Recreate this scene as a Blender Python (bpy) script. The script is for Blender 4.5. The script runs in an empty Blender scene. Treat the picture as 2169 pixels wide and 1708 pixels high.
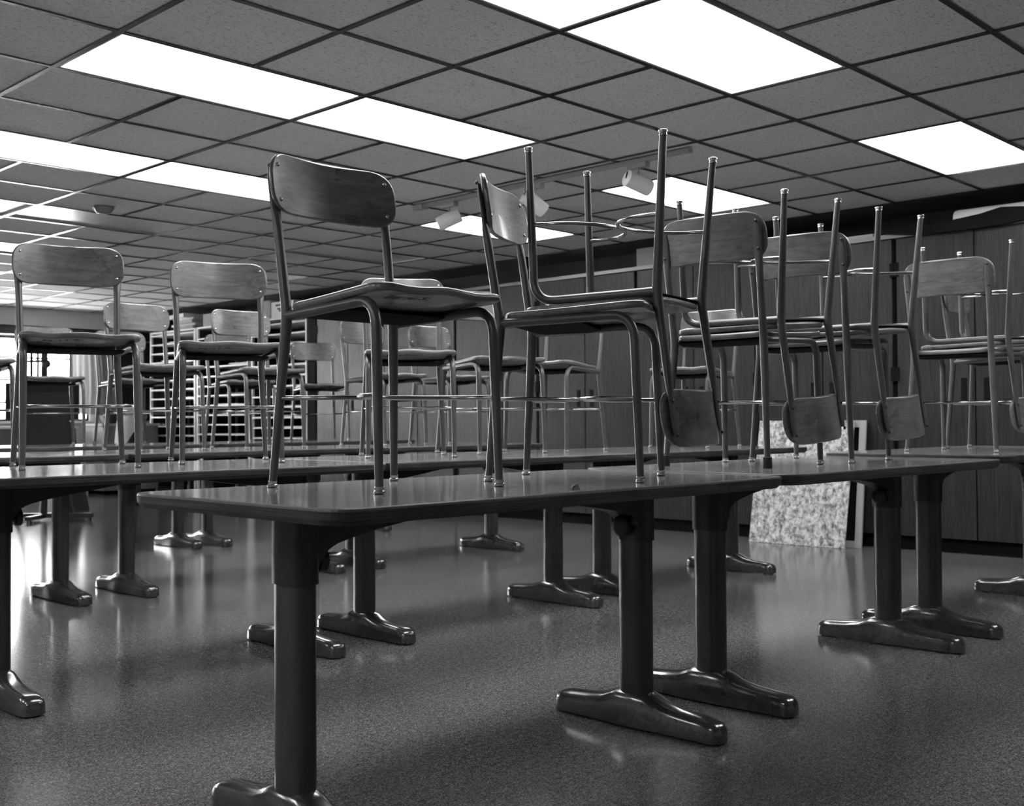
import bpy, bmesh, math, random
from mathutils import Vector, Matrix
random.seed(7)
C = bpy.context.scene
COL = C.collection
PI = math.pi

# ------------------------------------------------------------------ camera
YAW, PITCH, ROLL, FPX = 0.7695, 0.0173, -0.0054, 2352.3
EYE = Vector((0, 0, 0.90))
fw = Vector((math.cos(PITCH)*math.cos(YAW), math.cos(PITCH)*math.sin(YAW), math.sin(PITCH)))
rt0 = Vector((math.sin(YAW), -math.cos(YAW), 0)); up0 = rt0.cross(fw)
rt = rt0*math.cos(ROLL)+up0*math.sin(ROLL); up = -rt0*math.sin(ROLL)+up0*math.cos(ROLL)
cam = bpy.data.cameras.new('camera'); cam.sensor_width = 36; cam.sensor_fit = 'HORIZONTAL'
cam.lens = FPX/2169*36; cam.clip_start = .05; cam.clip_end = 200
cam.dof.use_dof = True; cam.dof.focus_distance = 3.1; cam.dof.aperture_fstop = 7.0
camo = bpy.data.objects.new('camera', cam); COL.objects.link(camo)
M = Matrix.Identity(4)
for i in range(3):
    M[i][0] = rt[i]; M[i][1] = up[i]; M[i][2] = -fw[i]; M[i][3] = EYE[i]
camo.matrix_world = M
C.camera = camo

# ------------------------------------------------------------------ light and exposure
C.view_settings.view_transform = 'Standard'
C.view_settings.look = 'None'
C.view_settings.gamma = 1
C.view_settings.use_curve_mapping = False
C.view_settings.exposure = 0.75
LAMP = 9.0        # ceiling panels
SKY = 32.0        # overcast daylight beyond the windows
W = bpy.data.worlds.new('overcast_sky'); C.world = W; W.use_nodes = True
W.node_tree.nodes['Background'].inputs[0].default_value = (1, 1, 1, 1)
W.node_tree.nodes['Background'].inputs[1].default_value = SKY

# ------------------------------------------------------------------ room measures
T = .6096
def gx(a): return (a+5.354)*T
def gy(b): return (b+4.746)*T          # b counts towards the window wall
ZC = 2.439
X0, X1, Y0, Y1 = -3.6, 8.05, -3.4, 15.0
WIN_Z0, WIN_Z1 = .95, 2.08
WINS = [(5.62, 7.02), (3.92, 5.32), (2.22, 3.62), (.52, 1.92)]

# daylight portals in the window openings (they guide the sky light, they add none)
for (a, b) in WINS:
    l = bpy.data.lights.new('window_portal', 'AREA'); l.shape = 'RECTANGLE'
    l.size = b-a; l.size_y = WIN_Z1-WIN_Z0; l.cycles.is_portal = True
    o = bpy.data.objects.new('window_portal', l); COL.objects.link(o)
    o.location = ((a+b)/2, Y1+.02, (WIN_Z0+WIN_Z1)/2); o.rotation_euler = (-PI/2, 0, 0)

# ------------------------------------------------------------------ materials
def g(v): return (v, v, v, 1)
def mat(name, v=.5, rough=.5, metal=0, spec=.5, coat=0):
    m = bpy.data.materials.new(name); m.use_nodes = True
    p = m.node_tree.nodes['Principled BSDF']
    p.inputs['Base Color'].default_value = g(v); p.inputs['Roughness'].default_value = rough
    p.inputs['Metallic'].default_value = metal; p.inputs['Specular IOR Level'].default_value = spec
    p.inputs['Coat Weight'].default_value = coat; p.inputs['Coat Roughness'].default_value = .12
    return m, m.node_tree, p
def N(nt, t, **kw):
    n = nt.nodes.new(t)
    for k, v in kw.items():
        if k in n.inputs: n.inputs[k].default_value = v
        else: setattr(n, k, v)
    return n
def coords(nt, scale=(1, 1, 1), kind='Object', rnd=False, rot=(0, 0, 0)):
    tc = N(nt, 'ShaderNodeTexCoord'); mp = N(nt, 'ShaderNodeMapping')
    mp.inputs['Scale'].default_value = scale; mp.inputs['Rotation'].default_value = rot
    src = tc.outputs[kind]
    if rnd:
        oi = N(nt, 'ShaderNodeObjectInfo'); ad = N(nt, 'ShaderNodeVectorMath', operation='MULTIPLY_ADD')
        nt.links.new(oi.outputs['Random'], ad.inputs[0]); ad.inputs[1].default_value = (7, 13, 5)
        nt.links.new(src, ad.inputs[2]); src = ad.outputs[0]
    nt.links.new(src, mp.inputs['Vector'])
    return mp.outputs[0]
def noise(nt, vec, scale, detail=4, rough=.55, dist=0):
    n = N(nt, 'ShaderNodeTexNoise', Scale=scale, Detail=detail, Roughness=rough, Distortion=dist)
    nt.links.new(vec, n.inputs['Vector']); return n.outputs['Fac']
def ramp(nt, fac, stops):
    r = N(nt, 'ShaderNodeValToRGB'); e = r.color_ramp.elements
    while len(e) < len(stops): e.new(.5)
    for el, (p, v) in zip(e, stops): el.position = p; el.color = g(v)
    nt.links.new(fac, r.inputs[0]); return r.outputs[0]
def mul(nt, a, b, fac=1, mode='MULTIPLY'):
    m = N(nt, 'ShaderNodeMix', data_type='RGBA', blend_type=mode); m.inputs[0].default_value = fac
    nt.links.new(a, m.inputs[6]); nt.links.new(b, m.inputs[7]); return m.outputs[2]
def bump(nt, p, fac, strength=.2, dist=.002):
    b = N(nt, 'ShaderNodeBump', Strength=strength, Distance=dist)
    nt.links.new(fac, b.inputs['Height']); nt.links.new(b.outputs[0], p.inputs['Normal'])

MT = {}
def simple(key, *a, **k):
    MT[key] = mat(key, *a, **k)[0]; return MT[key]
# worn lacquered plywood of the chairs
m, nt, p = mat('chair_wood', .2, .33, coat=.25)
v = coords(nt, (1.5, 26, 26), rnd=True)
gr = ramp(nt, noise(nt, v, 3, 6, .6, .6), [(.25, .062), (.5, .115), (.75, .168)])
v2 = coords(nt, (1, 1, 1), rnd=True)
bl = ramp(nt, noise(nt, v2, 7, 5, .65), [(.3, .5), (.5, .95), (.7, 1.15)])
sc = ramp(nt, noise(nt, coords(nt, (1, 9, 9), rnd=True, rot=(.5, .4, .5)), 11, 3, .7, .3), [(.31, .45), (.37, 1)])
nt.links.new(mul(nt, mul(nt, gr, bl), sc, .7), p.inputs['Base Color'])
rr = ramp(nt, noise(nt, v2, 9, 3), [(.3, .25), (.7, .42)]); nt.links.new(rr, p.inputs['Roughness'])
MT['wood'] = m
# painted steel frame
m, nt, p = mat('frame_enamel', .13, .33, spec=.6)
v = coords(nt, rnd=True)
nt.links.new(ramp(nt, noise(nt, v, 14, 4), [(.3, .05), (.7, .075)]), p.inputs['Base Color'])
MT['frame'] = m
simple('chrome', .34, .16, 1)
simple('glide_steel', .5, .2, 1)
simple('rubber', .012, .6)
simple('stencil_ink', .02, .7)
# table laminate
m, nt, p = mat('table_laminate', .2, .1, spec=.6)
v = coords(nt, (22, 1.4, 1), rnd=True, rot=(0, 0, PI/2))
c1 = ramp(nt, noise(nt, v, 5, 6, .62, .4), [(.25, .13), (.55, .20), (.8, .27)])
nt.links.new(c1, p.inputs['Base Color'])
s = ramp(nt, noise(nt, coords(nt, (1, 14, 1), rnd=True, rot=(0, 0, .5)), 6, 6, .7), [(.3, .05), (.7, .17)])
nt.links.new(s, p.inputs['Roughness'])
bump(nt, p, noise(nt, coords(nt, (1, 1, 1)), 60, 3), .03, .0006)
MT['top'] = m
# chipped plywood edge
m, nt, p = mat('table_edge', .05, .45)
v = coords(nt, (3, 3, 260), rnd=True)
c1 = ramp(nt, noise(nt, v, 1.2, 2, .5), [(.35, .018), (.55, .05), (.7, .085)])
c2 = ramp(nt, noise(nt, coords(nt, (1, 1, 2), rnd=True), 9, 5, .7), [(.35, .5), (.6, 1), (.8, 1.5)])
nt.links.new(mul(nt, c1, c2), p.inputs['Base Color']); MT['edge'] = m
simple('bracket_black', .012, .42)
m, nt, p = mat('post_enamel', .03, .3, spec=.5)
nt.links.new(ramp(nt, noise(nt, coords(nt, (1, 1, .2)), 30, 4), [(.3, .03), (.7, .045)]), p.inputs['Base Color']); MT['post'] = m
m, nt, p = mat('foot_enamel', .035, .2, spec=.8, coat=.6)
c1 = ramp(nt, noise(nt, coords(nt, rnd=True), 20, 5, .7), [(.3, .022), (.62, .04), (.75, .07)])
nt.links.new(c1, p.inputs['Base Color']); MT['foot'] = m
# speckled vinyl floor
m, nt, p = mat('floor_vinyl', .12, .15, spec=.22)
v = coords(nt)
c1 = ramp(nt, noise(nt, v, 190, 3, .75), [(.36, .032), (.5, .088), (.64, .215)])
c2 = ramp(nt, noise(nt, v, 1.1, 5, .6), [(.3, .8), (.7, 1.15)])
c3 = ramp(nt, noise(nt, v, 55, 4, .65), [(.33, .62), (.5, .98), (.67, 1.4)])
nt.links.new(mul(nt, mul(nt, c1, c3), c2), p.inputs['Base Color'])
MT['floor'] = m
# fissured ceiling tile
m, nt, p = mat('ceiling_tile', .45, .85)
v = coords(nt, (1, 2.4, 1))
fi = ramp(nt, noise(nt, v, 64, 3, .6, .8), [(.32, .35), (.44, .97)])
pin = ramp(nt, noise(nt, coords(nt), 210, 2, .5), [(.3, .82), (.5, 1)])
big = ramp(nt, noise(nt, coords(nt), .9, 3, .5), [(.3, .78), (.7, .86)])
nt.links.new(mul(nt, mul(nt, big, fi), pin), p.inputs['Base Color']); MT['tile'] = m
simple('grid_metal', .13, .2, .85)
simple('panel_rim', .5, .4, 0)
simple('panel_off', .85, .24, 0, spec=1)
m, nt, p = mat('panel_lit', .9, .5)
p.inputs['Emission Color'].default_value = g(1); p.inputs['Emission Strength'].default_value = LAMP; MT['lit'] = m
# wood grain cabinet laminate
m, nt, p = mat('cabinet_laminate', .06, .45, spec=.22)
v = coords(nt, (1, 22, 1.1), rnd=True)
c1 = ramp(nt, noise(nt, v, 3.2, 6, .62, .35), [(.28, .010), (.5, .022), (.75, .036)])
c2 = ramp(nt, noise(nt, coords(nt, (1, 60, 2.2), rnd=True), 3, 4, .6, .2), [(.36, .6), (.5, 1)])
nt.links.new(mul(nt, c1, c2), p.inputs['Base Color']); MT['cab'] = m
m, nt, p = mat('pale_cabinet_laminate', .2, .5, spec=.2)
v = coords(nt, (1, 12, 1.1), rnd=True)
c1 = ramp(nt, noise(nt, v, 2.2, 6, .62, .5), [(.28, .028), (.5, .045), (.75, .062)])
nt.links.new(c1, p.inputs['Base Color']); MT['cabpale'] = m
simple('shadow_black', .006, .9, spec=.1)  # matte black parts, and shade painted into gaps
simple('trim_strip', .22, .5)
simple('recess_shade', .012, .8)  # recess shade put into the wall and ceiling strip colour
simple('wall_plaster', .62, .8)
simple('wall_bulkhead', .55, .7)
simple('white_enamel', .85, .35)
simple('rack_black', .014, .6)
simple('paper', .78, .7)
simple('paper_grey', .35, .7)
simple('cardboard', .30, .8)
simple('cardboard_mark', .06, .8)
simple('dark_wood', .03, .45)
simple('iron', .02, .4)
simple('lamp_housing', .82, .6)
simple('track_white', .42, .5)
simple('detector_plastic', .34, .4)
simple('grey_box', .16, .6)
simple('grey_cloth', .045, .9)
m, nt, p = mat('curtain_cloth', .4, .85); p.inputs['Transmission Weight'].default_value = 0
MT['curtain'] = m
m, nt, p = mat('window_glass', 1, .0); p.inputs['Transmission Weight'].default_value = 1; p.inputs['IOR'].default_value = 1.45
p.inputs['Specular IOR Level'].default_value = .5; MT['glass'] = m
# splattered board
m, nt, p = mat('splattered_board', .5, .5)
v = coords(nt, (1, 1, 1))
c1 = ramp(nt, noise(nt, v, 21, 8, .85, 0), [(.38, .04), (.47, .26), (.54, .52), (.68, .8)])
c2 = ramp(nt, noise(nt, coords(nt, (1, 2.2, .8), rot=(.7, 0, 0)), 15, 6, .75, .2), [(.37, .25), (.46, .95)])
nt.links.new(mul(nt, c1, c2), p.inputs['Base Color']); MT['splatter'] = m

# ------------------------------------------------------------------ mesh helpers
def finish(name, bm, mats, parent=None, smooth=40, loc=None):
    bmesh.ops.recalc_face_normals(bm, faces=bm.faces)
    me = bpy.data.meshes.new(name); bm.to_mesh(me); bm.free()
    if not isinstance(mats, (list, tuple)): mats = [mats]
    for mm in mats: me.materials.append(MT[mm])
    if smooth:
        for f in me.polygons: f.use_smooth = True
        me.set_sharp_from_angle(angle=math.radians(smooth))
    o = bpy.data.objects.new(name, me); COL.objects.link(o)
    if parent: o.parent = parent
    if loc: o.location = loc
    return o
def box(bm, x0, x1, y0, y1, z0, z1, mi=0):
    vs = [bm.verts.new(c) for c in ((x0,y0,z0),(x1,y0,z0),(x1,y1,z0),(x0,y1,z0),(x0,y0,z1),(x1,y0,z1),(x1,y1,z1),(x0,y1,z1))]
    for q in ((0,3,2,1),(4,5,6,7),(0,1,5,4),(1,2,6,5),(2,3,7,6),(3,0,4,7)):
        f = bm.faces.new([vs[i] for i in q]); f.material_index = mi
    return vs
def bbox(x0, x1, y0, y1, z0, z1, bev=0, mi=0):
    bm = bmesh.new(); box(bm, x0, x1, y0, y1, z0, z1, mi)
    if bev: bmesh.ops.bevel(bm, geom=bm.edges[:], offset=bev, segments=2, affect='EDGES', profile=.6)
    return bm
def loft(bm, rings, cap=True, mi=0):
    R = [[bm.verts.new(p) for p in r] for r in rings]; n = len(R[0])
    for a, b in zip(R, R[1:]):
        for i in range(n):
            f = bm.faces.new((a[i], a[(i+1) % n], b[(i+1) % n], b[i])); f.material_index = mi
    if cap:
        f = bm.faces.new(list(reversed(R[0]))); f.material_index = mi
        f = bm.faces.new(R[-1]); f.material_index = mi
    return R
def tube(bm, pts, rad, seg=14, flat=None, cap=True, mi=0, ref=None):
    pts = [Vector(p) for p in pts]; n = len(pts)
    if not hasattr(rad, '__len__'): rad = [rad]*n
    tan = [(pts[min(i+1, n-1)]-pts[max(i-1, 0)]).normalized() for i in range(n)]
    rf = Vector(ref) if ref else (Vector((0, 0, 1)) if abs(tan[0].z) < .9 else Vector((1, 0, 0)))
    nx = (rf-tan[0]*rf.dot(tan[0])).normalized(); rings = []
    for i in range(n):
        nx = (nx-tan[i]*nx.dot(tan[i])).normalized(); ny = tan[i].cross(nx)
        fa, fb = flat[i] if flat else (1, 1)
        rings.append([pts[i]+(nx*math.cos(2*PI*k/seg)*fa+ny*math.sin(2*PI*k/seg)*fb)*rad[i] for k in range(seg)])
    return loft(bm, rings, cap, mi)
def fillet(P, r, n=7):
    P = [Vector(p) for p in P]; out = [P[0]]
    rr = r if hasattr(r, '__len__') else [r]*(len(P)-2)
    for i in range(1, len(P)-1):
        a = (P[i-1]-P[i]).normalized(); b = (P[i+1]-P[i]).normalized()
        A = P[i]+a*rr[i-1]; B = P[i]+b*rr[i-1]
        for k in range(n+1):
            t = k/n; out.append(A*(1-t)**2+P[i]*2*t*(1-t)+B*t*t)
    out.append(P[-1]); return out
def dens(P, d):
    out = [P[0]]
    for a, b in zip(P, P[1:]):
        k = max(1, int((b-a).length/d))
        for i in range(1, k+1): out.append(a.lerp(b, i/k))
    return out
def rrect(w0, w1, y0, y1, r, n=8):
    # outline counterclockwise; half width w0 at y0, w1 at y1; corner radius list (y0 corners, y1 corners)
    P = [(-w0, y0), (w0, y0), (w1, y1), (-w1, y1)]; R = [r[0], r[0], r[1], r[1]]; out = []
    for i in range(4):
        p = Vector(P[i]); a = (Vector(P[i-1])-p); b = (Vector(P[(i+1) % 4])-p)
        A = p+a.normalized()*R[i]; B = p+b.normalized()*R[i]
        q = p+((A+B)/2-p)*.0
        for k in range(n+1):
            t = k/n; out.append(A*(1-t)**2*1+q*2*t*(1-t)+B*t*t)
    # refine long edges
    o2 = []
    for i, a in enumerate(out):
        b = out[(i+1) % len(out)]; k = max(1, int((b-a).length/.03)); o2 += [a.lerp(b, j/k) for j in range(k)]
    return o2
def plate(outline, thick, mapf, edge=.006, rings=(0.0, .25, .5, .72, .88), mi=0):
    bm = bmesh.new()
    cx = sum(p.x for p in outline)/len(outline); cy = sum(p.y for p in outline)/len(outline); c = Vector((cx, cy))
    def ins(p, e):
        d = p-c; L = d.length; return c+d*max(0, (L-e)/L)
    loops = []
    h = thick/2
    prof = [(edge, h), (edge*.35, h*.8), (0, h*.35), (0, -h*.35), (edge*.35, -h*.8), (edge, -h)]
    top = [[(c+(ins(p, edge)-c)*s, h) for p in outline] for s in rings[1:]]
    bot = [[(c+(ins(p, edge)-c)*s, -h) for p in outline] for s in reversed(rings[1:])]
    loops = top+[[(ins(p, e), z) for p in outline] for e, z in prof]+bot
    R = [[bm.verts.new(mapf(p.x, p.y, z)) for p, z in L] for L in loops]; n = len(outline)
    for a, b in zip(R, R[1:]):
        for i in range(n): bm.faces.new((a[i], a[(i+1) % n], b[(i+1) % n], b[i]))
    t = bm.verts.new(mapf(cx, cy, h)); b = bm.verts.new(mapf(cx, cy, -h))
    for i in range(n):
        bm.faces.new((t, R[0][i], R[0][(i+1) % n])); bm.faces.new((b, R[-1][(i+1) % n], R[-1][i]))
    for f in bm.faces: f.material_index = mi
    return bm
def cyl(bm, c, r, z0, z1, seg=16, r1=None, mi=0):
    r1 = r if r1 is None else r1
    loft(bm, [[(c[0]+a*math.cos(2*PI*k/seg), c[1]+a*math.sin(2*PI*k/seg), z) for k in range(seg)] for a, z in ((r, z0), (r1, z1))], True, mi)
def revolve(bm, c, prof, seg=18, mi=0):
    loft(bm, [[(c[0]+r*math.cos(2*PI*k/seg), c[1]+r*math.sin(2*PI*k/seg), c[2]+z) for k in range(seg)] for r, z in prof], True, mi)

def tag(o, label, cat, group=None, kind=None):
    o['label'] = label; o['category'] = cat
    if group: o['group'] = group
    if kind: o['kind'] = kind
    return o
def thing(name, label, cat, loc=(0, 0, 0), rot=(0, 0, 0), group=None):
    o = bpy.data.objects.new(name, None); COL.objects.link(o); o.location = loc; o.rotation_euler = rot
    o.empty_display_size = .1
    return tag(o, label, cat, group)
def struct(name, bm, mm, smooth=0, parent=None):
    o = finish(name, bm, mm, parent, smooth)
    if not parent: o['kind'] = 'structure'
    return o
def dup(root, swap=None):
    r = root.copy(); COL.objects.link(r)
    def rec(src, dst):
        for ch in list(src.children):
            c = ch.copy(); COL.objects.link(c); c.parent = dst
            rec(ch, c)
    rec(root, r); return r

# ------------------------------------------------------------------ room shell
bm = bmesh.new(); box(bm, X0, X1, Y0, Y1, -.1, 0); struct('floor', bm, 'floor')
LIT = [(a, b) for a, b in ((-2, -1), (0, -1), (4, -1), (-2, 2), (0, 2), (4, 2), (-2, 5), (0, 5), (4, 5), (-8, 2), (-8, 5), (-8, -1), (1, -4), (4, -4), (-9, -4))]  # trailing cells lie out of view, panels added as fill light
OFF = [(-2, 8), (0, 8), (4, 8), (-2, 11), (0, 11), (4, 11), (-8, 8), (-8, 11)]
# (a, b) is the corner cell; a panel covers a..a+2, b..b+1
holes = set()
for a, b in LIT+OFF: holes |= {(a, b), (a+1, b)}
bm = bmesh.new()
A0, A1, B0, B1 = -11, 7, -10, 20
for a in range(A0, A1):
    for b in range(B0, B1):
        x0, x1 = max(gx(a), X0), min(gx(a+1), X1); y0, y1 = max(gy(b), Y0), min(gy(b+1), Y1)
        if x1 <= x0 or y1 <= y0 or (a, b) in holes: continue
        bm.faces.new([bm.verts.new(c) for c in ((x0, y0, ZC+.006), (x0, y1, ZC+.006), (x1, y1, ZC+.006), (x1, y0, ZC+.006))])
box(bm, X0, X1, Y0, Y1, ZC+.12, ZC+.2)
struct('ceiling', bm, 'tile')
bm = bmesh.new(); box(bm, gx(7), X1, Y0, Y1, ZC-.004, ZC+.05); struct('ceiling_shade_strip', bm, 'recess_shade')  # dark strip, the recess shade painted onto the ceiling
bm = bmesh.new(); hw = .012
for b in range(B0, B1+1):
    y = gy(b)
    if Y0 < y < Y1: box(bm, X0, gx(7), y-hw, y+hw, ZC-.001, ZC+.004)
for a in range(A0, A1+1):
    x = gx(a)
    if not X0 < x < X1: continue
    for b in range(B0, B1):
        if (a, b) in holes and (a-1, b) in holes and not ((a, b) in LIT+OFF): continue
        y0, y1 = max(gy(b)+hw, Y0), min(gy(b+1)-hw, Y1)
        if y1 > y0: box(bm, x-hw, x+hw, y0, y1, ZC-.001, ZC+.004)
struct('trim_2', bm, 'grid_metal')
# walls
bm = bmesh.new(); box(bm, X1, X1+.15, Y0-.15, Y1+.15, 0, ZC+.2); struct('wall_back', bm, 'recess_shade')  # near-black, shade above the cabinets put into the wall colour
bm = bmesh.new(); box(bm, X0-.15, X0, Y0-.15, Y1+.15, 0, ZC+.2); struct('wall_front', bm, 'wall_plaster')
bm = bmesh.new(); box(bm, X0, X1, Y0-.15, Y0, 0, ZC+.2); struct('wall_right', bm, 'wall_plaster')
bm = bmesh.new()
box(bm, X0, X1, Y1, Y1+.15, 0, WIN_Z0); box(bm, X0, X1, Y1, Y1+.15, WIN_Z1, ZC+.2)
xs = [X0]+[v for w in sorted(WINS) for v in w]+[X1]
for i in range(0, len(xs), 2): box(bm, xs[i], xs[i+1], Y1, Y1+.15, WIN_Z0, WIN_Z1)
struct('wall_left', bm, 'wall_plaster')
# bulkhead above the windows with the dark rail under it
bm = bmesh.new(); box(bm, X0, X1, Y1-.28, Y1, 2.21, ZC); struct('trim_3', bm, 'wall_bulkhead')
bm = bmesh.new(); box(bm, X0, X1, Y1-.22, Y1-.1, 2.09, 2.209); struct('trim_4', bm, 'dark_wood')
for i, (a, b) in enumerate(sorted(WINS, reverse=True)):
    bm = bmesh.new(); t = .03
    box(bm, a, a+t, Y1+.03, Y1+.09, WIN_Z0, WIN_Z1); box(bm, b-t, b, Y1+.03, Y1+.09, WIN_Z0, WIN_Z1)
    box(bm, a+t, b-t, Y1+.03, Y1+.09, WIN_Z0, WIN_Z0+t); box(bm, a+t, b-t, Y1+.03, Y1+.09, WIN_Z1-t, WIN_Z1)
    for zz in (1.2, 1.5, 1.8): box(bm, a+t, b-t, Y1+.045, Y1+.075, zz-.011, zz+.011)
    xm = (a+b)/2; box(bm, xm-.015, xm+.015, Y1+.04, Y1+.08, WIN_Z0+t, WIN_Z1-t)
    w = struct('window_%d' % (i+1), bm, 'dark_wood')
    bm = bmesh.new(); box(bm, a+t, b-t, Y1+.058, Y1+.062, WIN_Z0+t, WIN_Z1-t); finish('pane', bm, 'glass', w, 0)
    bm = bmesh.new(); box(bm, a-.05, b+.05, Y1-.1, Y1+.03, WIN_Z0-.03, WIN_Z0); finish('window_sill', bm, 'white_enamel', w, 0)

# ceiling light panels
def panel(a, b, lit, label, group):
    x0, x1, y0, y1 = gx(a)+hw, gx(a+2)-hw, gy(b)+hw, gy(b+1)-hw
    t = thing('ceiling_light', label, 'ceiling light', ((x0+x1)/2, (y0+y1)/2, ZC), group=group)
    L, Wd = (x1-x0)/2, (y1-y0)/2
    bm = bmesh.new(); e = .012
    for q in ((-L, L, -Wd, -Wd+e), (-L, L, Wd-e, Wd), (-L, -L+e, -Wd+e, Wd-e), (L-e, L, -Wd+e, Wd-e)):
        box(bm, q[0], q[1], q[2], q[3], .002, .06)
    finish('frame', bm, 'panel_rim', t, 0)
    bm = bmesh.new(); box(bm, -L+e, L-e, -Wd+e, Wd-e, .014, .018); finish('diffuser', bm, 'lit' if lit else 'panel_off', t, 0)
    return t
LL = {(-2,-1): 'lit ceiling panel cut off by the top edge, beside the largest one', (0,-1): 'largest bright ceiling panel, above the stacked chairs at top right',
 (4,-1): 'lit ceiling panel nearest the right edge', (-2,2): 'long lit ceiling panel at upper left', (0,2): 'lit ceiling panel right of the long upper left one, its corner by the centre',
 (4,2): 'lit ceiling panel behind the upturned chair legs and the right spotlight', (-2,5): 'lit ceiling panel cut off by the left edge',
 (0,5): 'lit ceiling panel half hidden by the near upright chair backrest', (4,5): 'small distant lit ceiling panel behind the left spotlight'}
for a, b in LIT: panel(a, b, True, LL.get((a, b), 'lit ceiling panel out of view, added for light, %s' % {(-8,2):'left of the long upper left one',(-8,5):'left of the one cut by the left edge',(-8,-1):'above and behind the camera',(1,-4):'beyond the right edge, nearer',(-9,-4):'behind the camera',(4,-4):'beyond the right edge'}.get((a, b))), 'lit ceiling panels')
LO = {(0,8): 'switched off ceiling panel by the smoke detector, bright along one edge', (4,8): 'switched off ceiling panel between the two near backrests', (-2,8): 'switched off ceiling panel at the left edge beside the smoke detector',
 (0,11): 'switched off far ceiling panel just above the leftmost backrest', (4,11): 'switched off far ceiling panel close to the dark cabinets corner', (-2,11): 'switched off far ceiling panel beyond the left edge'}
for a, b in OFF: panel(a, b, False, LO.get((a, b), 'switched off ceiling panel beyond the left edge' if b == 8 else 'switched off ceiling panel beyond the left edge, nearest the windows'), 'switched off ceiling panels')

# smoke detector
t = thing('smoke_detector', 'round smoke detector on the ceiling near the switched off panel', 'smoke detector', (3.63, 7.54, ZC-.001))
bm = bmesh.new(); revolve(bm, (0, 0, -.045), [(.03, 0), (.045, .004), (.062, .022), (.066, .034)], 24); finish('cover', bm, 'detector_plastic', t)
bm = bmesh.new(); revolve(bm, (0, 0, -.011), [(.07, 0), (.073, .004), (.073, .011)], 24); finish('base', bm, 'detector_plastic', t)

# track lighting
TX = 5.17
t = thing('light_track', 'long pale lighting track on the ceiling above the stacked chairs', 'light track', (TX, 4.75, ZC-.001))
bm = bbox(-.018, .018, -1.13, 1.1, -.024, 0, .002); finish('rail', bm, 'track_white', t, 0)
bm = bbox(-.03, .03, 1.1, 1.2, -.034, 0, .004); finish('power_feed', bm, 'track_white', t, 0)
bm = bbox(-.02, .02, -1.15, -1.13, -.027, 0, .002); finish('end_cap', bm, 'track_white', t, 0)
def spot(y, aim, tilt, label):
    t = thing('track_spotlight', label, 'spotlight', (TX, y, ZC-.026), (0, 0, 0), 'spotlights on the ceiling track')
    bm = bbox(-.022, .022, -.07, .07, -.032, 0, .003); finish('adapter', bm, 'track_white', t, 0)
    bm = bmesh.new(); tube(bm, [(0, 0, -.03), (0, 0, -.075)], .007, 10)
    finish('stem', bm, 'track_white', t)
    d = Vector((math.cos(aim)*math.cos(tilt), math.sin(aim)*math.cos(tilt), math.sin(tilt)))
    c = Vector((0, 0, -.118))
    bm = bmesh.new(); L = .085
    tube(bm, [c-d*L, c-d*(L-.004), c+d*(L-.012), c+d*(L-.002), c+d*L], [.044, .049, .049, .046, .038], 26)
    h = finish('lamp_shade', bm, 'lamp_housing', t)
    bm = bmesh.new(); s = d.cross(Vector((0, 0, 1))).normalized(); u = s.cross(d)
    e = c-d*(L+.0015)
    vs = [bm.verts.new(e+s*i*.006+u*j) for i, j in ((-1, -.002), (1, -.002), (1, .036), (-1, .036))]; vs2 = [bm.verts.new(v.co-d*.002) for v in vs]
    bm.faces.new(vs); bm.faces.new(list(reversed(vs2)))
    for i in range(4): bm.faces.new((vs[i], vs[(i+1) % 4], vs2[(i+1) % 4], vs2[i]))
    finish('slot', bm, 'shadow_black', h, 0)
spot(3.97, -.35, -.30, 'pale cylindrical track spotlight aimed right, nearest of the three')
spot(4.8, -.4, -.6, 'pale track spotlight aimed steeply down, middle of the three, behind an upturned leg')
spot(5.6, 2.3, -.42, 'pale cylindrical track spotlight aimed left, farthest of the three')

# ------------------------------------------------------------------ cabinets along the back wall
CX = 7.43
def cabinet(y0, y1, pale, label):
    t = thing('storage_cabinet', label, 'cabinet', (CX, (y0+y1)/2, 0), group='tall wood grain cabinets along the back wall')
    h = (y1-y0)/2; wood = 'cabpale' if pale else 'cab'
    bm = bbox(.022, .6, -h+.001, h-.001, .095, 2.17); finish('body', bm, 'shadow_black', t, 0)
    bm = bbox(.05, .55, -h+.001, h-.001, 0, .095); finish('plinth', bm, 'shadow_black', t, 0)
    for s in (-1, 1):
        a, b = sorted((s*.005, s*(h-.018)))
        bm = bbox(0, .02, a, b, .1, 2.165, .001)
        d = finish('door', bm, wood, t, 0)
        bm = bbox(-.003, .001, s*.075-.02, s*.075+.02, 1.03, 1.18, .0008); finish('handle', bm, 'shadow_black', d, 0)
        bm = bmesh.new()
        for zz in (.42, 1.22, 1.95): box(bm, -.008, .018, s*(h-.03) if s > 0 else -h+.001, s*(h-.001) if s > 0 else -h+.03, zz-.05, zz+.05)
        finish('hinge', bm, 'shadow_black', d, 0)
    return t
CABS = [(1.24, 2.36, 'storage cabinet at the far right edge'), (2.36, 3.47, 'dark wood grain cabinet under the curled paper roll, recessed handles beside the rightmost chairs'),
 (3.47, 4.58, 'dark wood grain cabinet right of the splattered board, behind the stacked chairs'), (4.58, 5.74, 'dark wood grain cabinet just left of the splattered board'),
 (5.74, 6.87, 'dark wood grain cabinet with handles behind the middle pair of stacked chairs'), (6.87, 7.97, 'dark wood grain cabinet behind the leaning side of the second near chair'),
 (7.97, 9.1, 'paler wood grain cabinet behind the near chair front legs'), (9.1, 10.26, 'paler wood grain cabinet next to the drying racks')]
for y0, y1, lb in CABS: cabinet(y0, y1, y0 > 7.9, lb)
bm = bbox(CX-.02, CX+.6, 1.24, 10.26, 2.171, 2.2); struct('trim_5', bm, 'trim_strip')
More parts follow.
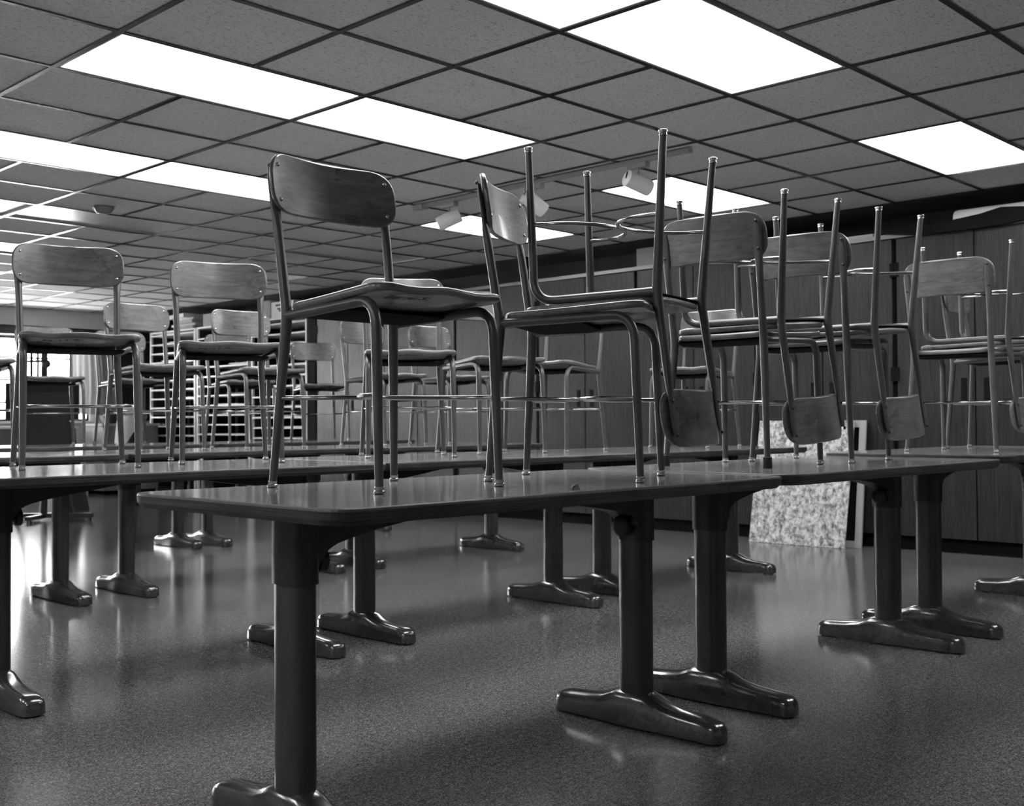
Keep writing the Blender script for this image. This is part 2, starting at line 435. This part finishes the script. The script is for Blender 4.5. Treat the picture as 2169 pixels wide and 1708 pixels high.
bm = bbox(CX, X1-.001, 10.27, 10.42, 0, 2.2); struct('gap_shade_block', bm, 'shadow_black')  # black block standing in for the shade of the empty gap
# things on the cabinets
bm = bmesh.new()
def roll(bm):
    n = 26; rings = []
    for yy, rr, jj in ((0, .062, 0), (.02, .065, .01), (.3, .064, 0), (.8, .062, 0), (1.6, .062, 0)):
        rings.append([(.0+rr*math.cos(2*PI*k/n), -yy+jj*math.sin(5*2*PI*k/n), rr*math.sin(2*PI*k/n)+.066) for k in range(n)])
    loft(bm, rings)
roll(bm)
o = finish('paper_roll', bm, 'paper', loc=(7.56, 3.08, 2.2)); tag(o, 'torn white paper roll lying on top of the right cabinets', 'paper roll')
bm = bmesh.new()
rings = []
for yy, zb, zt in ((3.5, 2.2, 2.206), (3.3, 2.172, 2.222), (3.1, 2.165, 2.238), (2.85, 2.165, 2.262), (2.72, 2.168, 2.288), (2.58, 2.18, 2.272), (2.3, 2.2, 2.262)):
    rings.append([(7.378, yy, zb), (7.4085, yy, zb), (7.4085, yy, zt), (7.384, yy, zt-.004)])
loft(bm, rings)
o = finish('dark_paper', bm, 'shadow_black', smooth=0); tag(o, 'dark sheet drooping over the cabinet top edge under the paper roll', 'paper')
bm = bbox(7.42, 7.7, 3.62, 4.4, 2.2, 2.222); o = finish('paper_stack', bm, 'paper_grey', smooth=0); tag(o, 'thin grey paper stack on the cabinet top behind the upturned legs', 'paper')
bm = bbox(7.52, 7.95, 4.9, 5.8, 2.2, 2.37, .004); o = finish('storage_box', bm, 'grey_box', smooth=0); tag(o, 'plain grey box on the cabinet top, partly behind a dark backrest', 'box')

# boards leaning on the cabinets
B = thing('splattered_board', 'pale paint splattered board leaning against the dark cabinets', 'board', (7.2, 4.13, 0), (0, math.atan2(.17, .9), 0))
bm = bbox(-.006, .006, -.385, .385, 0, .915, .001); finish('panel', bm, 'splatter', B, 0)
B = thing('canvas_frame', 'wooden canvas frame leaning just behind the splattered board', 'frame', (7.30, 4.02, 0), (0, math.atan2(.1, .9), 0))
for q in ((-.35, -.30, 0, .905), (.30, .35, 0, .905)):
    bm = bbox(-.009, .009, q[0], q[1], q[2], q[3], .001); finish('stile', bm, 'cardboard', B, 0)
for z0 in (0, .855):
    bm = bbox(-.009, .009, -.2995, .2995, z0, z0+.05, .001); finish('rail', bm, 'cardboard', B, 0)
bm = bbox(.0095, .012, -.35, .35, 0, .905); finish('shade_backing', bm, 'shadow_black', B, 0)  # black sheet, shade inside the open frame put into its colour

# ------------------------------------------------------------------ drying racks full of shelves
def rack(y0, y1, n, z0, label, seed, dz=.122, top=2.12):
    rnd = random.Random(seed)
    t = thing('drying_rack', label, 'rack', (CX, (y0+y1)/2, 0), group='tall shelf racks beside the pale cabinets')
    h = (y1-y0)/2
    bm = bbox(.6, .61, -h, h, .02, top); finish('back_panel', bm, 'rack_black', t, 0)
    for s in (-1, 1):
        for xx in (0, .56):
            a, b = sorted((s*h, s*(h-.028))); bm = bbox(xx, xx+.03, a, b, 0, top); finish('post', bm, 'white_enamel', t, 0)
        a, b = sorted((s*(h-.004), s*(h-.012))); bm = bbox(.03, .56, a, b, .05, top-.01); finish('side_panel', bm, 'rack_black', t, 0)
    z = z0
    while z < top-.02:
        bm = bbox(.002, .59, -h+.029, h-.029, z-.009, z+.009); finish('shelf', bm, 'white_enamel', t, 0); z += dz
    bm = bbox(0, .6, -h, h, top, top+.02); finish('top_board', bm, 'white_enamel', t, 0)
    # loose drawings on some shelves
    k = 0; z = z0
    while z < top-.02:
        if rnd.random() < .55:
            a = rnd.uniform(-h+.05, 0); b = a+rnd.uniform(.3, h*.9); b = min(b, h-.04)
            th = rnd.uniform(.008, .035)
            bm = bmesh.new()
            for q in range(rnd.randint(2, 4)):
                o0 = rnd.uniform(-.03, .03); x_ = rnd.uniform(-.03, .03)
                box(bm, .03+x_, .5+x_, max(a+o0, -h+.035), min(b+o0, h-.035), z+.0095+q*th/4, z+.0095+q*th/4+th/5)
            o = finish('paper_stack', bm, 'paper' if rnd.random() < .6 else 'paper_grey', smooth=0)
            o.location = (CX, (y0+y1)/2, 0)
            nn = int(round((top-z)/dz))
            zone = ['top','second','third','fourth','fifth','sixth','seventh','eighth','ninth','tenth','eleventh','twelfth','thirteenth','fourteenth','fifteenth','sixteenth'][nn]
            tag(o, 'papers lying on the %s shelf from the top%s of the %s' % (zone, '', label.split(',')[0].replace('tall ', '')), 'papers', 'papers on the shelf racks')
            o['label'] = ' '.join(o['label'].split())
        z += dz
    return t
rack(12.88, 14.06, 14, .38, 'leftmost tall shelf rack, nearest the windows', 3)
rack(11.62, 12.84, 14, .40, 'middle tall shelf rack, behind the second backrest', 5)
rack(10.44, 11.58, 14, .36, 'rightmost tall shelf rack, next to the pale cabinet', 8)
def loose(name, label, cat, x0, x1, y0, y1, z0, z1, mm, rz=0, bev=.003, mark=False):
    cx, cy = (x0+x1)/2, (y0+y1)/2
    bm = bbox(x0-cx, x1-cx, y0-cy, y1-cy, 0, z1-z0, bev); o = finish(name, bm, mm, smooth=0, loc=(cx, cy, z0)); o.rotation_euler.z = rz
    tag(o, label, cat)
    if mark:
        bm = bmesh.new(); xx = x0-cx-.0012; hgt = z1-z0; w = (y1-y0)/2
        for (a, b, zz) in ((-.7, -.1, .74), (.1, .6, .74), (-.5, .45, .52), (-.2, .3, .4)):
            box(bm, xx, xx+.001, a*w, b*w, zz*hgt, zz*hgt+.022)
        finish('printed_marks', bm, 'cardboard_mark', o, 0)
    return o
zt_ = 2.1405
loose('cardboard_box', 'pale cardboard box with printed lines on top of the right rack', 'box', 7.5, 7.9, 10.8, 11.25, zt_, zt_+.2, 'paper', mark=True)
loose('cardboard_box', 'grey cardboard box on the rack top left of the dark ball', 'box', 7.5, 7.9, 12.15, 12.8, zt_, zt_+.17, 'cardboard')
loose('cardboard_box', 'pale box on the rack top right of the dark ball', 'box', 7.55, 7.9, 11.35, 11.6, zt_, zt_+.24, 'cardboard')
bm = bmesh.new(); bmesh.ops.create_uvsphere(bm, u_segments=20, v_segments=12, radius=.075)
o = finish('dark_ball', bm, 'iron', loc=(7.55, 11.8, zt_+.0755)); tag(o, 'shiny dark ball on the rack top between two boxes', 'ball')
for k, (dx, dy, w, th, rz, mm) in enumerate([(0, 0, .5, .05, .0, 'paper_grey'), (.02, .05, .55, .03, .06, 'paper'), (-.02, -.04, .5, .045, -.05, 'cardboard'), (0, .02, .45, .03, .1, 'paper'), (-.04, .1, .5, .05, -.12, 'paper')]):
    z = zt_+[0, .0515, .083, .1295, .161][k]
    loose('portfolio', ['grey portfolio lowest of the pile on the left rack top', 'white portfolio second in the pile on the left rack top', 'brown grey portfolio in the middle of the pile on the left rack top', 'thin pale portfolio second from the top of the pile on the left rack', 'thick white portfolio skewed on top of the pile on the left rack'][k], 'portfolio', 7.5+dx, 7.9+dx, 13.3+dy-w/2, 13.3+dy+w/2, z, z+th, mm, rz, .002)

# ------------------------------------------------------------------ window corner
def curtain():
    bm = bmesh.new(); n = 60; rings = []
    for j in range(13):
        z = 2.09-j*(2.09-1.04)/12; sp = .5+.22*(j/12)**.8; pts = []
        for i in range(n+1):
            u = i/n; x = 6.72-.06*(j/12)+u*sp
            pts.append((x, Y1-.14+.035*math.sin(u*2*PI*7+.5*j/12)*(.6+.6*j/12), z))
        rings.append(pts)
    V = [[bm.verts.new(p) for p in r] for r in rings]
    for a, b in zip(V, V[1:]):
        for i in range(n): bm.faces.new((a[i], a[i+1], b[i+1], b[i]))
    r = bmesh.ops.solidify(bm, geom=bm.faces[:], thickness=.003)
    o = finish('curtain', bm, 'curtain', smooth=60); tag(o, 'white pleated curtain drawn aside at the far window corner', 'curtain')
curtain()
# easel with a dark board
E_ = thing('studio_easel', 'dark studio easel with a mast standing in front of the windows', 'easel', (4.43, 10.4, 0), (0, 0, YAW-PI/2))
def part(name, mm, parent, *bs, bev=0, smooth=0):
    bm = bmesh.new()
    for b in bs: box(bm, *b)
    return finish(name, bm, mm, parent, smooth)
part('mast', 'dark_wood', E_, (-.022, .022, -.02, .02, .07, 1.72))
part('upper_clamp', 'dark_wood', E_, (-.16, .16, -.035, -.021, 1.30, 1.335))
bm = bmesh.new(); bmesh.ops.create_uvsphere(bm, u_segments=14, v_segments=8, radius=.04); finish('knob', bm, 'dark_wood', E_, loc=(.03, -.03, 1.47))
part('crossbar', 'dark_wood', E_, (-.32, .0, -.035, -.021, 1.485, 1.505), (-.12, -.10, -.035, -.021, 1.35, 1.6))
part('board', 'rack_black', E_, (-.34, .34, -.06, -.036, .95, 1.29))
part('canvas', 'grey_cloth', E_, (-.22, .26, -.075, -.061, .62, 1.2))
part('tray', 'dark_wood', E_, (-.35, .35, -.09, -.021, .56, .60))
for s in (-1, 1):
    bm = bmesh.new(); tube(bm, [(s*.05, .0, 1.15), (s*.27, .02, .07)], .02, 8); finish('leg', bm, 'dark_wood', E_)
part('foot', 'dark_wood', E_, (-.45, .45, -.03, .03, .03, .07)); part('foot', 'dark_wood', E_, (-.03, .03, -.35, -.031, .03, .065), (-.03, .03, .031, .35, .03, .065))
for q in ((-.42, 0), (.42, 0), (0, -.32), (0, .32)):
    bm = bmesh.new(); cyl(bm, q, .022, 0, .0305, 12); finish('caster', bm, 'chrome', E_)
bm = bbox(7.3, 8.0, Y1-.03, Y1-.001, .95, 2.08, .003); o = finish('darkening_panel', bm, 'dark_wood', smooth=0); tag(o, 'dark panel added to darken the wall between the curtain and the shelf racks', 'board')  # panel added to darken this end of the window wall
# pedestal and worktable silhouettes
bm = bmesh.new()
loft(bm, [[(sx*w, sy*w, z) for sx, sy in ((-1, -1), (1, -1), (1, 1), (-1, 1))] for w, z in ((.19, 0), (.065, .93))])
o = finish('modelling_pedestal', bm, 'rack_black', smooth=0, loc=(5.15, 11.6, 0)); tag(o, 'dark tapered pedestal just right of the easel mast', 'pedestal')
t = thing('side_cabinet', 'low grey cabinet below the curtain', 'cabinet', (6.95, 13.9, 0))
part('body', 'grey_box', t, (-.38, .38, -.25, .25, .05, .88)); part('worktop', 'paper_grey', t, (-.4, .4, -.27, .27, .8805, .91)); part('plinth', 'shadow_black', t, (-.36, .36, -.22, .22, 0, .0495))
t = thing('side_cabinet', 'low grey cabinet under the window at the left edge', 'cabinet', (5.85, 14.2, 0))
part('body', 'grey_box', t, (-.5, .5, -.25, .25, .05, .85)); part('worktop', 'white_enamel', t, (-.52, .52, -.27, .27, .8505, .88)); part('plinth', 'shadow_black', t, (-.46, .46, -.22, .22, 0, .0495))
def crumple(name, label, cat, loc, sz, mm, seed):
    bm = bmesh.new(); bmesh.ops.create_icosphere(bm, subdivisions=3, radius=1); rn = random.Random(seed)
    ph = [rn.uniform(0, 6) for _ in range(6)]
    for v in bm.verts:
        c = v.co.copy(); d = 1+.18*math.sin(4*c.x+ph[0])*math.sin(5*c.y+ph[1])+.12*math.sin(9*c.z+ph[2]+3*c.x)
        v.co = Vector((c.x*sz[0]*d, c.y*sz[1]*d, max(c.z, -.6)*sz[2]*d))
    zmin = min(v.co.z for v in bm.verts)
    for v in bm.verts: v.co.z -= zmin
    o = finish(name, bm, mm, smooth=80, loc=loc); tag(o, label, cat)
crumple('white_cloth', 'crumpled white cloth on the low cabinet by the curtain', 'cloth', (7.02, 13.85, .91), (.22, .18, .13), 'paper', 2)
crumple('grey_bundle', 'dark bundle on the low cabinet in front of the curtain', 'bundle', (6.72, 13.75, .91), (.12, .12, .09), 'grey_cloth', 4)
t = thing('tall_stool', 'dark bin with a white cloth draped over it beside the left rack', 'bin', (5.92, 11.65, 0))
bm = bmesh.new(); revolve(bm, (0, 0, 0), [(.09, 0), (.11, .02), (.125, .78), (.13, .8)], 24); finish('bin_body', bm, 'grey_cloth', t); t.name = 'waste_bin'
bm = bmesh.new(); n = 24; rings = []
for z, r in ((.99, .01), (.995, .06), (.94, .135), (.84, .15), (.72, .16)):
    rings.append([((r+.01*math.sin(5*a))*math.cos(a), (r+.01*math.sin(5*a))*math.sin(a), z-.14*(r > .14)*math.sin(2*a+1.2)) for a in [2*PI*k/n for k in range(n)]])
loft(bm, rings, True); o = finish('white_cloth', bm, 'paper', smooth=80, loc=(5.92, 11.65, 0)); tag(o, 'white cloth draped over the dark bin', 'cloth')
# dark wall panel above the middle rack side (end of the window wall)
# ------------------------------------------------------------------ work tables
def foot_mesh():
    bm = bmesh.new(); n = 14; rings = []
    def sec(y, w, h, z0=.006):
        r = []
        for k in range(n+1):
            a = PI*k/n; c, s_ = math.cos(a), math.sin(a)
            r.append((w*abs(c)**.62*(1 if c > 0 else -1), y, z0+(h-z0)*s_**.5 if s_ > 0 else z0))
        return r
    P = [(-.304, .010, .026), (-.302, .022, .040), (-.296, .031, .051), (-.284, .038, .060), (-.262, .0415, .0655), (-.235, .042, .068), (-.17, .043, .073), (-.11, .045, .083), (-.075, .047, .098), (-.05, .049, .107)]
    P = P+[(0, .050, .108)]+[(-y, w, h) for y, w, h in reversed(P)]
    R = [[bm.verts.new(q) for q in sec(*p)] for p in P]
    for a, b in zip(R, R[1:]):
        for i in range(n): bm.faces.new((a[i], a[i+1], b[i+1], b[i]))
        bm.faces.new((a[n], a[0], b[0], b[n]))
    bm.faces.new(R[0]); bm.faces.new(list(reversed(R[-1])))
    return bm
def oval(bm, cx, rx, ry, z0, z1, seg=28):
    loft(bm, [[(cx+rx*abs(math.cos(a))**.8*(1 if math.cos(a) > 0 else -1), ry*abs(math.sin(a))**.8*(1 if math.sin(a) > 0 else -1), z) for a in [2*PI*k/seg for k in range(seg)]] for z in (z0, z1)])
_cache = {}
def shared(key, build):
    if key not in _cache: _cache[key] = build().data
    return _cache[key]
def inst(name, key, build, parent, loc=(0, 0, 0), rz=0):
    if key not in _cache:
        o = build(); o.name = name; _cache[key] = o.data
    else:
        o = bpy.data.objects.new(name, _cache[key]); COL.objects.link(o)
    o.parent = parent; o.location = loc; o.rotation_euler.z = rz
    return o
TH = .033
def table(x0, x1, yc, w, z, posts, label):
    t = thing('work_table', label, 'table', ((x0+x1)/2, yc, 0), group='long work tables set end to end in rows')
    L = (x1-x0)/2; cx = (x0+x1)/2
    pts = rrect(L, L, -w/2, w/2, (.075, .075), 8)
    bm = bmesh.new(); n = len(pts)
    c2 = Vector((0, 0))
    def off(p, e): return Vector((p.x-math.copysign(min(e, abs(p.x)), p.x), p.y-math.copysign(min(e, abs(p.y)), p.y)))
    prof = [(.004, z), (.0012, z-.002), (0, z-.006), (.001, z-.022), (.010, z-TH)]
    R = [[bm.verts.new((*off(p, e), zz)) for p in pts] for e, zz in prof]
    for k, (a, b) in enumerate(zip(R, R[1:])):
        for i in range(n):
            f = bm.faces.new((a[i], b[i], b[(i+1) % n], a[(i+1) % n])); f.material_index = 1
    f = bm.faces.new(R[0]); f.material_index = 0
    f = bm.faces.new(list(reversed(R[-1]))); f.material_index = 1
    finish('tabletop', bm, ['top', 'edge'], t, 12)
    for px, inner in posts:
        px -= cx
        def b_post():
            bm = bmesh.new(); oval(bm, 0, .036, .053, .085, .6); return finish('post', bm, 'post')
        inst('post', 'post', b_post, t, (px, 0, 0))
        def b_foot():
            return finish('foot', foot_mesh(), 'foot', None, 50)
        ft = inst('foot', 'foot', b_foot, t, (px, 0, 0))
        def b_gl():
            bm = bmesh.new(); cyl(bm, (0, 0), .03, 0, .0062, 16); return finish('glide', bm, 'rubber')
        for s in (-1, 1): inst('glide', 'tglide', b_gl, ft, (0, s*.262, 0))
        def b_br():
            bm = bmesh.new(); zb = z-TH-.0005
            oval(bm, 0, .041, .058, .55, zb)
            prof = [(.03, .585), (.045, .605), (.06, .622), (.085, .633), (.13, .643), (.2, .655), (.3, .668), (.4, .682), (.47, zb-.014), (.5, zb-.006)]
            rings = []
            for d, q in prof:
                ww = .046-.026*(d/.5); d *= inner
                rings.append([(d, -ww, q+z-.742), (d, ww, q+z-.742), (d, ww, zb), (d, -ww, zb)])
            loft(bm, rings)
            # plate along the underside
            box(bm, -.09, .09, -.05, .05, zb-.012, zb)
            return finish('bracket', bm, 'bracket_black', None, 40)
        br = inst('bracket', 'br%.3f%d' % (z, inner), b_br, t, (px, 0, 0))
        def b_kn():
            bm = bmesh.new(); tube(bm, [(0, 0, 0), (.012, 0, 0), (.016, 0, 0), (.034, 0, 0), (.037, 0, 0)], [.012, .012, .028, .03, .024], 12)
            return finish('knob', bm, 'bracket_black', None, 40)
        inst('knob', 'kn', b_kn, br, (.038*inner, 0, .595), 0 if inner > 0 else PI)
    return t
TABLES = [
 (1.23, 2.835, 2.04, .80, .742, [(1.42, 1), (2.63, -1)], 'nearest work table, its rounded left end pointing at the lower left'),
 (2.845, 4.465, 2.04, .80, .745, [(3.02, 1), (4.28, -1)], 'work table butted to the right end of the nearest one, under two chair stacks'),
 (4.475, 6.12, 2.04, .80, .759, [(4.67, 1), (5.93, -1)], 'front row work table at the right edge, slightly higher than its neighbour'),
 (1.16, 2.74, 3.74, .90, .746, [(1.44, 1), (2.6, -1)], 'second row work table reaching out of the left edge'),
 (2.75, 4.335, 3.74, .90, .747, [(2.955, 1), (4.152, -1)], 'second row work table seen behind the nearest chair'),
 (4.345, 5.93, 3.74, .90, .746, [(4.536, 1), (5.75, -1)], 'second row work table ending in front of the splattered board'),
 (1.08, 2.66, 5.65, .90, .752, [(1.3, 1), (2.49, -1)], 'third row work table behind the leftmost chair'),
 (2.67, 4.205, 5.65, .90, .753, [(2.85, 1), (4.06, -1)], 'third row work table behind the second left chair'),
 (4.215, 5.76, 5.65, .90, .752, [(4.37, 1), (5.61, -1)], 'third row work table with its right end before the dark cabinets'),
 (2.5, 4.26, 7.45, .90, .758, [(2.62, 1), (4.156, -1)], 'farthest row work table on the left, before the easel'),
 (4.27, 6.1, 7.45, .90, .758, [(4.40, 1), (5.91, -1)], 'farthest row work table on the right, before the shelf racks'),
]
for a in TABLES: table(*a)
bm = bmesh.new(); loft(bm, [[(-.012, -.006, .0005), (.014, -.008, .0005), (.016, .006, .0005), (-.008, .01, .0005)], [(-.006, -.004, .009), (.012, -.002, .012), (.012, .005, .014), (-.002, .006, .008)]])
o = finish('clay_scrap', bm, 'rack_black', smooth=0, loc=(1.96, 1.70, .742)); tag(o, 'small dark scrap lying near the edge of the nearest table', 'scrap')

# ------------------------------------------------------------------ school chair
J = (.1698, -.1786, .4235); F0 = (.1892, .2013, 0); B0_ = (.1945, -.2063, 0); CC = (.1845, .185, .4377); TT = (.178, -.2345, .803)
def sx(p, s): return (p[0]*s, p[1], p[2])
def seat_top(x, y):
    z = .4545+.021*(y+.17)/.38
    z -= .011*math.exp(-((y+.03)/.13)**2)*max(0, 1-(x/.19)**2)
    f = min(1, max(0, (y-.02)/.14)); z += .0032*f*(math.cos(2*PI*x/.2)-.3)*(1 if abs(x) < .17 else .9)
    if y > .17: z -= .004*((y-.17)/.05)**2
    if abs(x) > .15: z -= .10*(abs(x)-.15)**2/.05
    return z
SEAT_T = .020
def chair():
    t = thing('school_chair', '', 'chair')
    out = rrect(.176, .205, -.172, .218, (.05, .055), 9)
    # bow the front edge
    o2 = [Vector((p.x, p.y+(.010*(1-(p.x/.2)**2) if p.y > .15 else (-.006*(1-(p.x/.17)**2) if p.y < -.15 else 0)))) for p in out]
    bm = plate(o2, SEAT_T, lambda x, y, z: (x, y, seat_top(x, y)-SEAT_T/2+z), .006, (0, .15, .3, .45, .6, .72, .82, .9, .96, 1))
    seat = finish('seat', bm, 'wood', t, 60)
    cu = bpy.data.curves.new('stencil', 'FONT'); cu.body = 'M.H.S.'; cu.size = .046; cu.align_x = 'CENTER'; cu.offset = .0014; cu.space_character = 1.15
    to = bpy.data.objects.new('stencil_tmp', cu); COL.objects.link(to)
    dg = bpy.context.evaluated_depsgraph_get(); me = bpy.data.meshes.new_from_object(to.evaluated_get(dg))
    bpy.data.objects.remove(to)
    bm = bmesh.new(); bm.from_mesh(me)
    bmesh.ops.subdivide_edges(bm, edges=bm.edges[:], cuts=2, use_grid_fill=True)
    for v in bm.verts:
        x, y = .055-v.co.x, .135+v.co.y
        v.co = Vector((x, y, seat_top(x, y)-SEAT_T-.0008))
    st = finish('stencil_letters', bm, 'stencil_ink', seat, 0)
    # backrest
    def bmap(u, w, d):
        # u across, w up, d thickness forward
        z = .762+w; y = -.229-.149*w+.0145-.0306+.040*(u/.2)**2
        return (u, y+d, z)
    out = rrect(.200, .200, -.077, .079, (.066, .072), 9)
    out = [Vector((p.x, p.y)) for p in out]
    bm = plate(out, .0145, bmap, .0055, (0, .15, .3, .45, .6, .72, .82, .9, .96, 1))
    back = finish('backrest', bm, 'wood', t, 60)
    for s in (-1, 1):
        for w in (-.045, .045):
            c = Vector(bmap(s*.172, w, .0065)); c2 = Vector(bmap(s*.172, w, .0105))
            bm = bmesh.new(); tube(bm, [c, c.lerp(c2, .6), c2], [.0062, .0052, .0018], 12)
            finish('bolt', bm, 'glide_steel', back)
            yb = -.229-.149*w-.0055; bm = bmesh.new(); tube(bm, [(s*.178, yb+.003, .762+w), (s*.178, yb-.0015, .762+w), (s*.178, yb-.003, .762+w)], [.0058, .0055, .0035], 10)
            finish('nut', bm, 'bracket_black', back)
    for s in (-1, 1):
        P = fillet([sx(F0, s), sx(CC, s), sx(J, s)], .066, 10); P = dens([Vector(q) for q in P], .05)
        P[0].z = .012
        rad = [.0096+.0028*min(1, q.z/.3) for q in P]
        bm = bmesh.new(); tube(bm, P, rad, 16); fl = finish('front_leg', bm, 'frame', t, 60)
        P = fillet([sx(B0_, s), sx(J, s), sx(TT, s)], .03, 5); P = dens([Vector(q) for q in P], .03)
        P[0].z = .012
        rad = []; flat = []
        for q in P:
            if q.z <= .43: r = .0096+.0042*min(1, q.z/.4)
            else: r = .0138-.0018*min(1, (q.z-.43)/.15)
            k = min(1, max(0, (q.z-.66)/.05)); e = 1 if q.z < .797 else .7
            rad.append(r*e); flat.append((1+.25*k, 1-.5*k))
        bm = bmesh.new(); tube(bm, P, rad, 16, flat, ref=(1, 0, 0)); rl = finish('rear_leg', bm, 'frame', t, 60)
        for leg, q in ((fl, F0), (rl, B0_)):
            bm = bmesh.new(); revolve(bm, (q[0]*s, q[1], 0), [(.0085, 0), (.0125, .002), (.0128, .007), (.0108, .0085), (.0108, .0105), (.0112, .0115), (.0112, .016), (.0102, .0165)], 18)
            finish('glide', bm, 'glide_steel', leg, 40)
    # half-round stretchers meeting in the middle
    for s in (-1, 1):
        yy, xx = (.1945, .184) if s > 0 else (-.192, .181)
        P = []
        for k in range(25):
            a = PI*k/24
            P.append(Vector((xx*math.cos(a), yy-s*(abs(yy)-.0062)*math.sin(a)**.9, .22)))
        bm = bmesh.new(); tube(bm, P, .0058, 12); finish('stretcher', bm, 'chrome', t, 60)
    bm = bmesh.new()
    ps = [(-.17, .432), (-.14, .426), (.0, .4285), (.03, .4345)]
    loft(bm, [[(-hx, y, zz-.009), (hx, y, zz-.009), (hx, y, zz-.006), (-hx, y, zz-.006)] for (y, zz), hx in zip(ps, (.155, .165, .168, .170))])
    finish('support_plate', bm, 'shadow_black', t, 20)
    return t
PIV = Vector((0, 0, .465))
def pose(o, x, y, th, z, inv=False, zo=0, a=0, b=0):
    c, s = math.cos(th), math.sin(th)
    R = Matrix(((s, c, 0), (-c, s, 0), (0, 0, 1)))
    if inv: R = R @ Matrix(((-1, 0, 0), (0, 1, 0), (0, 0, -1)))
    Rt = R @ Matrix.Rotation(a, 3, 'X') @ Matrix.Rotation(b, 3, 'Y')
    loc = R @ PIV - Rt @ PIV + Vector((x, y, z+(zo if inv else 0)))
    o.matrix_world = Matrix.Translation(loc) @ Rt.to_4x4()
CH = [
 ('near', 1.754, 2.129, -1.569, .742, None, 'largest upright chair, on the left of the nearest table, facing right'),
 ('next', 2.358, 2.023, -1.076, .742, None, 'upright chair right of the largest one, seen side on under an upturned chair'),
 ('up1', 2.515, 1.995, 1.823, .742, (.934, -.014, -.014), 'leftmost upturned chair, legs in the air, its backrest hanging over the near table end'),
 ('tip', 3.367, 2.127, .068, .745, None, 'upright chair with black rubber tips seen from behind, leftmost big backrest in the right half'),
 ('up2', 3.423, 2.102, 1.612, .745, (.934, -.046, -.069), 'upturned chair second from the left, backrest hanging before the splattered board'),
 ('six', 3.908, 2.124, .116, .745, None, 'upright chair seen from behind, middle of the three backrests in the right half'),
 ('up3', 3.956, 2.037, 1.62, .745, (.938, -.039, -.061), 'upturned chair third from the left, backrest hanging right of the splattered board'),
 ('eight', 5.041, 2.014, .024, .759, None, 'upright chair seen from behind on the front row table at the right edge'),
 ('up4', 5.171, 1.988, 1.527, .759, (.936, -.032, -.046), 'rightmost upturned chair, its backrest cut off by the right edge'),
 ('far26', 5.627, 2.082, -1.458, .759, None, 'chair with a dark backrest glimpsed behind the rightmost chair stack'),
 ('left', 1.794, 3.95, -1.891, .746, None, 'upright chair at far left with four visible bolts in a scratched backrest'),
 ('left2', 2.421, 3.958, -1.988, .746, None, 'upright chair with a scuffed backrest between the leftmost and the largest chair'),
 ('mid', 3.292, 3.853, -2.181, .747, None, 'second row chair framed by the legs of the largest chair, backrest top above its seat'),
 ('mid2', 3.93, 3.953, -1.796, .747, None, 'second row chair seen between the largest chair and the side on chair'),
 ('mid3', 4.435, 3.975, -2.954, .746, None, 'second row chair facing left, visible under the side on chair'),
 ('mid4', 5.575, 3.868, -3.022, .746, None, 'second row chair facing left behind the leftmost hanging backrest'),
 ('r3a', 2.05, 5.75, -1.743, .752, None, 'chair cut by the left edge, only seat corner and one leg showing'),
 ('r3b', 3.07, 5.753, -1.57, .753, None, 'pale backed third row chair between the leftmost and second left chairs'),
 ('r3c', 3.706, 5.695, -1.629, .753, None, 'third row chair in front of the middle shelf rack, backrest below the scuffed one'),
 ('r3d', 4.726, 5.764, -1.494, .752, None, 'third row chair turned right, left of the leg of the largest chair'),
 ('r3e', 5.29, 5.728, -1.569, .752, None, 'third row chair with a dim backrest seen under the seat of the largest chair'),
 ('r4a', 3.30, 7.66, -1.82, .758, None, 'farthest row chair in front of the easel'),
 ('r4b', 3.92, 7.68, -1.606, .758, None, 'farthest row chair with a dark backrest below the pale backed one'),
 ('r4c', 4.689, 7.452, -1.666, .758, None, 'farthest row chair hidden behind the chair at the middle shelf rack'),
 ('r4d', 5.63, 7.72, -1.912, .758, None, 'small farthest row chair with a wide dark backrest by the pale cabinet'),
]
proto = chair()
for i, (k, x, y, th, z, inv, lb) in enumerate(CH):
    o = proto if i == 0 else dup(proto)
    o['label'] = lb; o['category'] = 'chair'; o['group'] = 'school chairs set up on the tables'
    if inv: pose(o, x, y, th, z, True, *inv)
    else: pose(o, x, y, th, z)
    CH[i] = (o, k)
# black rubber tips on two chairs
def rubber(o, names):
    bm = bmesh.new(); revolve(bm, (0, 0, 0), [(.0145, 0), (.0155, .003), (.0145, .036), (.0125, .038)], 18)
    me = finish('rubber_tip', bm, 'rubber').data
    bpy.data.objects.remove([q for q in bpy.data.objects if q.data == me][0])
    for leg in o.children:
        if leg.name.startswith(names):
            for gch in list(leg.children):
                if gch.name.startswith('glide'):
                    s = 1 if sum(v.co.x for v in gch.data.vertices) > 0 else -1
                    q = F0 if leg.name.startswith('front') else B0_
                    n_ = bpy.data.objects.new('rubber_tip', me); COL.objects.link(n_); n_.parent = leg; n_.location = (q[0]*s, q[1], 0)
                    n_['label'] = 'black rubber tip'
                    bpy.data.objects.remove(gch)
for o, k in CH:
    if k == 'tip': rubber(o, 'rear_leg')
